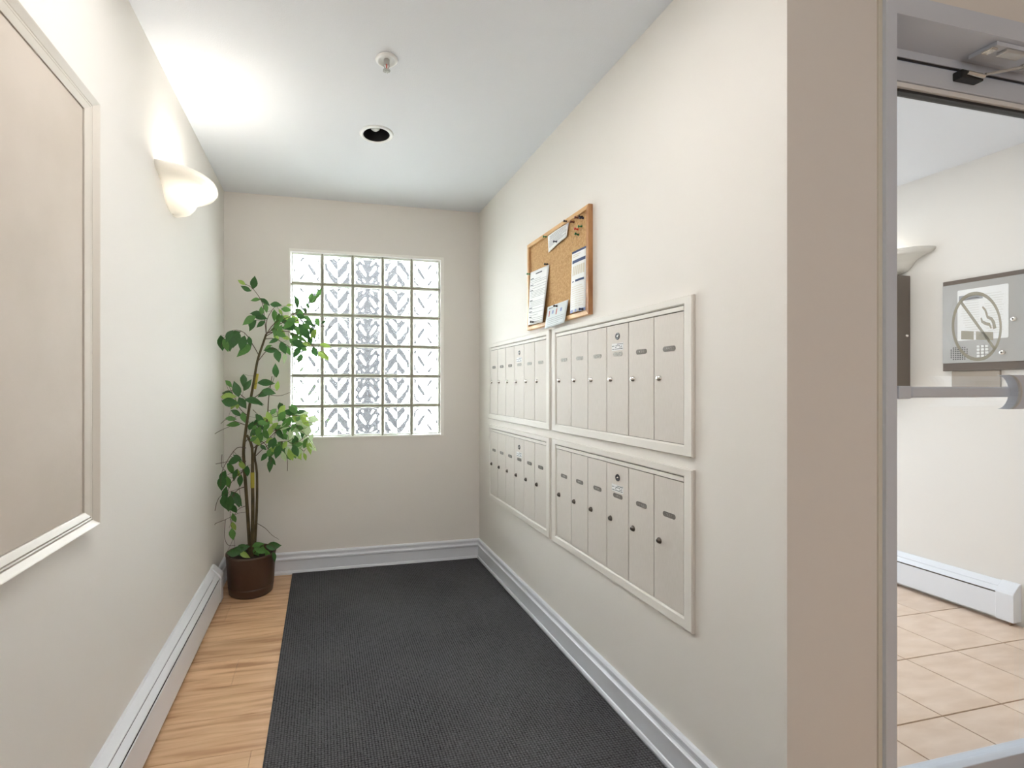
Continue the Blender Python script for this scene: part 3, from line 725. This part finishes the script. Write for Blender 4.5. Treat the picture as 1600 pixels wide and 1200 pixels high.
t = thing('intercom_panel', (VX, 1.7, 1.3), 'stainless intercom panel with keypad and directory behind the glass door', 'intercom')
XI = VX - .02; ya, yb = 1.43, 1.985
inv(B(VX - .021, VX - .0005, ya, yb, 1.298, 1.800).build('housing', bronze, None, .001), t)
inv(B(VX - .026, VX - .0205, ya, yb - .001, 1.341, 1.776).build('face_plate', stainless, None, .001), t)
XF = VX - .026
dpl = inv(MB().prism(rounded(1.818, 1.601, .200, .277, .006), lambda p, q, tt: (XF - tt, p, q), 0, .0015).build('directory_window', paper), t)
g_ = MB(); rr = random.Random(8)
for k in range(17):
    z = 1.70 - k * .013
    if 1.47 < z < 1.52: pass
    g_.box(XF - .0019, XF - .0014, 1.83, 1.905 - rr.uniform(0, .02), z, z + .003); g_.box(XF - .0019, XF - .0014, 1.735 + rr.uniform(0, .01), 1.81 - rr.uniform(0, .02), z, z + .003)
inv(g_.build('directory_lines', mat('faint_print', (212, 212, 208), .8)), dpl)['kind'] = 'stuff'
inv(B(XF - .0019, XF - .0014, 1.815, 1.912, 1.68, 1.708).build('directory_header', ink), dpl)
for (ly, lz) in ((1.700, 1.555), (1.742, 1.388)):
    o = inv(MB().lathe([(.004, -.008), (.009, -.0075), (.0125, -.004), (.013, 0)], 20, 'x', (XF, ly, lz)).build('key_lock', chrome), t)
    inv(MB().lathe([(.0001, -.0085), (.004, -.0085), (.004, -.006)], 12, 'x', (XF, ly, lz)).build('lock_core', gun), o)
sgm = MB()
for i in range(8):
    for j in range(7):
        if (i in (0, 7)) and (j in (0, 6)): continue
        sgm.lathe([(.0034, -.0006), (.0001, -.0006)], 6, 'x', (XF, 1.945 - i * .0095, 1.362 + j * .0105), False)
inv(sgm.build('speaker_hole', black), t)['kind'] = 'stuff'
for r_ in range(4):
    for c_ in range(3):
        inv(B(XF - .004, XF - .0002, 1.826 - c_ * .0165, 1.838 - c_ * .0165, 1.368 + r_ * .0172, 1.380 + r_ * .0172).build('key_button', white_m, None, .001, 1), t)
t = tag(B(VX - .012, VX - .0005, 1.757, 1.952, 1.190, 1.2965).build('wall_plaque', mat('taupe_plaque', (156, 144, 130), .5), None, .002), 'taupe plaque directly under the intercom panel', 'plaque')

# ------------------------------------------------------------------ things outside the glass blocks
post = B(-.43, .43, -.2, .2, 0, 4.6).build('porch_post', mat('grey_painted_timber', (40, 40, 41), .8, vary=((34, 34, 35), 3), spec=.1), None, .01)
post.location = (0.63, 6.6, -.15); tag(post, 'grey porch post blurred behind the centre column of glass blocks', 'post')

sr = random.Random(9); sb = thing('garden_shrub', (-.16, 4.45, -.15), 'pale green shrub blurred behind the lower left glass blocks', 'shrub')
fo = MB(); shm = mat('outdoor_leaf', (30, 50, 10), .8, vary=((24, 40, 8), 20), spec=.1); twg = MB()
for k in range(420):
    z = sr.uniform(.5, 1.62); rad_ = .34 * math.sqrt(max(.05, 1 - ((z - 1.0) / .75) ** 2)); a = sr.uniform(0, 2 * PI); q = rad_ * math.sqrt(sr.random())
    p = Vector((q * math.cos(a), q * math.sin(a) * .8, z)); d = Vector((sr.uniform(-1, 1), sr.uniform(-1, 1), sr.uniform(-.6, .8))).normalized(); n_ = d.orthogonal().normalized()
    ln = sr.uniform(.05, .085)
    fo.add([p, p + d * ln * .5 + n_ * ln * .25, p + d * ln, p + d * ln * .5 - n_ * ln * .25], [(0, 1, 2, 3)])
for k in range(7):
    a = 2 * PI * k / 7; twg.tube([(0, 0, 0), (.08 * math.cos(a), .06 * math.sin(a), .7), (.2 * math.cos(a), .15 * math.sin(a), 1.3)], [.012, .008, .003], 6)
fo.build('foliage', shm, sb, recalc=False)['kind'] = 'stuff'; twg.build('stem', twig_m, sb)['kind'] = 'stuff'

# ------------------------------------------------------------------ the potted ficus
px_, py_ = -.405, 2.985
t = thing('potted_ficus', (px_, py_, 0), 'artificial weeping fig tree in a round brown pot in the corner', 'plant')
pr = [(.001, .004), (.108, .004), (.114, .0), (.122, .006), (.128, .046), (.1285, .050), (.1245, .052), (.1245, .055), (.129, .058), (.1395, .222), (.1415, .226), (.1415, .236), (.137, .238), (.134, .232), (.131, .206)]
MB().lathe(pr, 48).build('pot', pot_m, t)
MB().lathe([(.1315, .206), (.09, .21), (.04, .214), (.001, .216)], 32).build('soil', soil_m, t)
def PT(u, v, y): p = at(u, v, y); return Vector((p.x, p.y, p.z))
def lp(p): return (p[0] - px_, p[1] - py_, p[2])
branches = []
def stem(pts, r0_, r1_, name='stem', m=bark, sub=3):
    P = [PT(*p) for p in pts]; Q = []
    for i in range(len(P) - 1):      # Catmull-Rom
        p0, p1, p2, p3 = P[max(i - 1, 0)], P[i], P[i + 1], P[min(i + 2, len(P) - 1)]
        for k in range(sub):
            s_ = k / sub; Q.append(.5 * ((2 * p1) + (p2 - p0) * s_ + (2 * p0 - 5 * p1 + 4 * p2 - p3) * s_ ** 2 + (3 * p1 - p0 - 3 * p2 + p3) * s_ ** 3))
    Q.append(P[-1])
    for q in Q:
        q.x = max(q.x, L + .012); q.y = min(q.y, YB - .012)
    n = len(Q); rad = [r0_ + (r1_ - r0_) * i / (n - 1) for i in range(n)]
    MB().tube([lp(q) for q in Q], rad, 8 if r0_ > .004 else 5).build(name, m, t)
    branches.extend(Q); return Q
D = 2.985
stem([(391, 870, D), (388, 820, D), (384, 760, D), (380.5, 710, D), (383, 680, D), (389, 640, D), (396, 600, D - .02), (402, 565, D - .03), (410, 540, D - .04), (416, 522, D - .05)], .0105, .0060)
stem([(394, 870, D - .02), (395, 800, D - .02), (394.5, 740, D - .02), (394, 700, D - .02), (386, 680, D)], .0115, .007)
stem([(397, 870, D + .02), (401, 800, D + .02), (401.5, 740, D + .03), (398, 712, D + .03), (404, 690, D + .02), (414, 672, D + .01), (418, 650, D), (420, 620, D), (425, 588, D)], .0085, .002)
MB().tube([lp(PT(398.2, 608, D - .015)), lp(PT(402.3, 584, D - .022))], .0082, 10).build('stem_band', cane, t)
MB().tube([lp(PT(394.5, 762, D - .02)), lp(PT(394.5, 738, D - .02))], .0112, 10).build('stem_band', cane, t)
BR = [
 [(416, 522, D - .05), (413, 495, D - .06), (410, 474, D - .08), (400, 457, D - .1), (390, 447, D - .1), (374, 441, D - .12)],
 [(416, 522, D - .05), (417, 500, D - .02), (427, 482, D), (433, 478, D)],
 [(415, 524, D - .05), (430, 504, D - .1), (452, 495, D - .15), (470, 482, D - .17), (478, 460, D - .18)],
 [(414, 526, D - .05), (440, 512, D - .08), (465, 500, D - .12), (485, 478, D - .16), (499, 458, D - .18)],
 [(417, 520, D - .05), (450, 518, D - .12), (475, 532, D - .18), (495, 545, D - .2), (512, 556, D - .2)],
 [(412, 530, D - .05), (432, 530, D), (460, 548, D + .04), (470, 558, D + .05)],
 [(406, 558, D - .03), (396, 540, D - .06), (382, 520, D - .08), (364, 516, D - .1), (350, 528, D - .12), (345, 545, D - .12)],
 [(402, 566, D - .03), (420, 545, D - .1), (434, 548, D - .12)],
 [(416, 522, D - .05), (450, 500, D - .02), (480, 505, D - .05), (500, 510, D - .08), (524, 510, D - .1)],
 [(392, 632, D), (378, 618, D - .05), (362, 610, D - .08), (350, 614, D - .1)],
 [(388, 650, D), (376, 640, D + .03), (366, 620, D + .05), (356, 600, D + .06)],
 [(393, 625, D), (410, 612, D - .06), (425, 600, D - .1), (430, 580, D - .12)],
 [(386, 665, D), (372, 660, D - .06), (355, 655, D - .1), (345, 662, D - .12)],
 [(384, 690, D), (400, 672, D - .06), (425, 652, D - .12), (452, 650, D - .16), (480, 648, D - .18)],
 [(396, 700, D), (415, 690, D - .05), (440, 668, D - .12), (470, 672, D - .18), (492, 700, D - .2)],
 [(400, 712, D + .02), (420, 695, D), (450, 690, D - .05), (475, 705, D - .1)],
 [(404, 690, D + .02), (430, 672, D + .04), (465, 660, D + .06), (485, 685, D + .06)],
 [(384, 700, D), (370, 700, D - .05), (355, 720, D - .1), (346, 740, D - .12), (345, 760, D - .12)],
 [(384, 735, D), (372, 742, D - .06), (358, 760, D - .1), (355, 785, D - .1)],
 [(386, 760, D), (372, 765, D - .03), (362, 780, D - .05), (360, 810, D - .06), (366, 838, D - .06)],
 [(397, 700, D), (410, 690, D - .1), (424, 712, D - .12), (422, 725, D - .12)],
 [(394, 868, D - .02), (405, 856, D - .06), (420, 850, D - .1), (432, 858, D - .11)],
]
for b in BR: stem(b, .0026, .0011, 'branch', twig_m, 3)
nb = len(branches)
def z2(x, y): return (320 + x / 4, 400 + y / 4)
def z3(x, y): return (320 + x / 4, 660 + y / 4)
TW = [[(335, 678, D - .1), (350, 670, D - .08), (366, 664, D)], [(337, 725, D - .1), (360, 720, D - .05), (382, 712, D)], [(331, 820, D - .1), (352, 812, D - .06), (372, 802, D - .02), (386, 800, D)],
      [(336, 798, D - .12), (340, 782, D - .1), (350, 772, D - .06), (384, 760, D)], [(400, 817, D), (414, 825, D - .06), (425, 836, D - .1), (436, 843, D - .12)], [(449, 736, D - .1), (449, 718, D - .1), (444, 700, D - .1)],
      [(347, 710, D - .1), (346, 728, D - .1), (353, 736, D - .08)], [(352, 812, D - .1), (351, 840, D - .1), (357, 852, D - .08), (368, 852, D - .06)],
      [(422, 617, D - .1), (440, 618, D - .14), (463, 608, D - .16)], [(475, 661, D - .16), (490, 660, D - .18), (505, 657, D - .18)], [(505, 509, D - .1), (514, 512, D - .1), (521, 510, D - .1)],
      [(384, 735, D), (365, 738, D - .05), (350, 745, D - .08)], [(386, 790, D), (370, 798, D - .04), (358, 825, D - .06)], [(395, 640, D - .02), (410, 655, D - .04), (416, 665, D - .04)],
      [(390, 660, D), (376, 650, D - .03), (368, 640, D - .04)], [(396, 664, D), (412, 655, D - .05), (430, 648, D - .08)], [(384, 720, D - .02), (374, 752, D - .04), (376, 780, D - .04)]]
for b in TW: stem(b, .0018, .0009, 'dry_twig', twig_m, 3)
# leaf meshes: pointed ovate, folded along the midrib, drooping tip; length 1 along +X
def leaf_mesh(m, wid, fold, droop, side):
    st = [(0, 0), (.12, .45), (.3, .92), (.48, 1.0), (.66, .78), (.82, .42), (.92, .16), (1.0, 0)]
    vs = []; fs = []
    for s_, k in st:
        zc = -droop * s_ * s_; yo = side * s_ * s_
        h = wid * k / 2
        vs += [(s_, yo - h, zc + fold * h), (s_, yo, zc), (s_, yo + h, zc + fold * h)]
    for i in range(len(st) - 1):
        q = 3 * i; fs += [(q, q + 1, q + 4, q + 3), (q + 1, q + 2, q + 5, q + 4)]
    vs = [(a, b, c) for a, b, c in vs]
    mb = MB().add(vs, fs, True)
    me = bpy.data.meshes.new('leaf'); me.from_pydata(mb.v, [], mb.f); me.update(); me.polygons.foreach_set('use_smooth', [True] * len(mb.f))
    me.materials.append(m); return me
LM = [[leaf_mesh(m, *a) for a in ((.48, .35, .12, .06), (.42, .5, .22, -.08), (.54, .25, .05, .02))] for m in leaf_ms]
lr = random.Random(21); petioles = MB(); nleaf = 0
def leaf(u, v, ang, ln, y, tone, tilt=None):
    global nleaf
    c = PT(u, v, y); a = math.radians(ang + lr.uniform(-6, 6)); Lw = ln / 4 * y * 1.02 / F
    d = Vector((math.cos(a), lr.uniform(-.35, .25), math.sin(a))).normalized()
    nrm = Vector((lr.uniform(-.5, .5), -1, lr.uniform(-.1, .8)))
    nrm = (nrm - d * nrm.dot(d)).normalized(); s_ = nrm.cross(d)
    base = c - d * Lw * .5; tip = c + d * Lw * .5
    sh = max(0, L + .006 - min(base.x, tip.x)); base.x += sh
    sy_ = max(0, max(base.y, tip.y) + .02 - YB); base.y -= sy_
    mtx = Matrix((( d.x, s_.x, nrm.x, 0), (d.y, s_.y, nrm.y, 0), (d.z, s_.z, nrm.z, 0), (0, 0, 0, 1)))
    o = bpy.data.objects.new('leaf', LM[tone][lr.randrange(3)]); C.objects.link(o); o.parent = t
    o.matrix_basis = Matrix.Translation(Vector(lp(base))) @ mtx @ Matrix.Scale(Lw, 4)
    q = min(branches[:nb], key=lambda b: (b - base).length)
    if (q - base).length < .14:
        mid = (q + base) / 2 + Vector((0, 0, -.004)); petioles.tube([lp(q), lp(mid), lp(base)], [.0011, .0009, .0008], 4, False)
    nleaf += 1
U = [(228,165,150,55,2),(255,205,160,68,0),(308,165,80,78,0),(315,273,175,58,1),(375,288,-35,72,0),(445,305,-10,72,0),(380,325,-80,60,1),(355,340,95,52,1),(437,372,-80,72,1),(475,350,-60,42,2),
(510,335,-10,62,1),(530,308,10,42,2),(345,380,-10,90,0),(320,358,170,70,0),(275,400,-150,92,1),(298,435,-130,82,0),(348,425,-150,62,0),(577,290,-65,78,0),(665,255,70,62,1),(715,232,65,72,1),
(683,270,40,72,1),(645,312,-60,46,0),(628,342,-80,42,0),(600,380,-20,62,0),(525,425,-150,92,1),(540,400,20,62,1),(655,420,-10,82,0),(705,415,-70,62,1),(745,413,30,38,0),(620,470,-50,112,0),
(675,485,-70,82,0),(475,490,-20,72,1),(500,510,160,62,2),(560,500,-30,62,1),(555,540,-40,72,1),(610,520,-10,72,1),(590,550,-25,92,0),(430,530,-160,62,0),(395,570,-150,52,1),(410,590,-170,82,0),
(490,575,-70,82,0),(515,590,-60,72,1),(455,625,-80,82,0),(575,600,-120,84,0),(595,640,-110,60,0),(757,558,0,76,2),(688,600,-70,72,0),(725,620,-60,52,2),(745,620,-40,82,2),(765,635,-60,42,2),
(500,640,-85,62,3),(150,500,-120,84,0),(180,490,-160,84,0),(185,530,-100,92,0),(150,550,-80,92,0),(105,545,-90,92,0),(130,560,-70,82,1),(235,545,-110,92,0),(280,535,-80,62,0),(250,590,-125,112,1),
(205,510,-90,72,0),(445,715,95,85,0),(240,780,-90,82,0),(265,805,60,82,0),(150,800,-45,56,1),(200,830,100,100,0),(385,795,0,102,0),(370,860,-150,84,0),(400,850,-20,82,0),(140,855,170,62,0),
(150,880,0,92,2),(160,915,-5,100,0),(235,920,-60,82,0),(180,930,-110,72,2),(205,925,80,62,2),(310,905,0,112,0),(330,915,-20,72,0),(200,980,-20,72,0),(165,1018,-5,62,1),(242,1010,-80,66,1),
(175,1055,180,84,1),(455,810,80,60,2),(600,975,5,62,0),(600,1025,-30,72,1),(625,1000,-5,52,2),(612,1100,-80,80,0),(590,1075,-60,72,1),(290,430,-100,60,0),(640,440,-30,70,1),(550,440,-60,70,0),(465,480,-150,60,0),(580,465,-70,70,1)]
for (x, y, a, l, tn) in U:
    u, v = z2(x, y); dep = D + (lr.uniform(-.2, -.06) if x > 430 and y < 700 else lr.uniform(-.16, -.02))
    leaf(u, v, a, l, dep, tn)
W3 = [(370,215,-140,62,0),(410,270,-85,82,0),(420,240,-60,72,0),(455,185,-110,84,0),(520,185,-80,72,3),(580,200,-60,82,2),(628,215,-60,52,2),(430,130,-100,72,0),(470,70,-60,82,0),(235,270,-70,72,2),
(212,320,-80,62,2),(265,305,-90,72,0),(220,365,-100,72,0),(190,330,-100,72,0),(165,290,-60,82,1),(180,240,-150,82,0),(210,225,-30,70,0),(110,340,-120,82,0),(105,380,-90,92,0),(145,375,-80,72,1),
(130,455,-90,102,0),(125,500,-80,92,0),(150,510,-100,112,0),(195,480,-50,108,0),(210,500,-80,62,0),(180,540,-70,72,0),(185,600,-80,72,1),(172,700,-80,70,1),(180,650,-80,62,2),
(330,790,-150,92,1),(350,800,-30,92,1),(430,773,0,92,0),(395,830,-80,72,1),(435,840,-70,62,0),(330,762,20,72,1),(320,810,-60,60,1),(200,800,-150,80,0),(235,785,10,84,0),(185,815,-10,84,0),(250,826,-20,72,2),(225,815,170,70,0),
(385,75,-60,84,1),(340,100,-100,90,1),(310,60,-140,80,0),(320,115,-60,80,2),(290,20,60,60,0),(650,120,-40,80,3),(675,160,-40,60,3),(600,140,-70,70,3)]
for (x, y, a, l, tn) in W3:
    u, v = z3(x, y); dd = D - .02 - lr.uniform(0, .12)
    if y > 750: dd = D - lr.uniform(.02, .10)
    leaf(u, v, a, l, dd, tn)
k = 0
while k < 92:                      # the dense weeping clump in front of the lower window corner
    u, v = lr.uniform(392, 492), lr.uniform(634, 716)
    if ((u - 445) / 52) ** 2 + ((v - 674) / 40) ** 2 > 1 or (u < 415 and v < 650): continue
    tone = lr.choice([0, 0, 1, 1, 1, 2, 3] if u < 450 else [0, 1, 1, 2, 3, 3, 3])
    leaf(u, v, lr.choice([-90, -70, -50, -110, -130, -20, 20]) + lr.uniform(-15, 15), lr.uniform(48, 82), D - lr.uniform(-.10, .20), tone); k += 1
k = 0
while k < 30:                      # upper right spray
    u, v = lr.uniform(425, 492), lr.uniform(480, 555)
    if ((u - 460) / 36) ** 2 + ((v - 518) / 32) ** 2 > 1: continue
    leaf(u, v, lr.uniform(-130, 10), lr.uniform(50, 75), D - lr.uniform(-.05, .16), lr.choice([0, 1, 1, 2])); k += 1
petioles.build('leaf_stalks', twig_m, t)['kind'] = 'stuff'
print('leaves', nleaf)
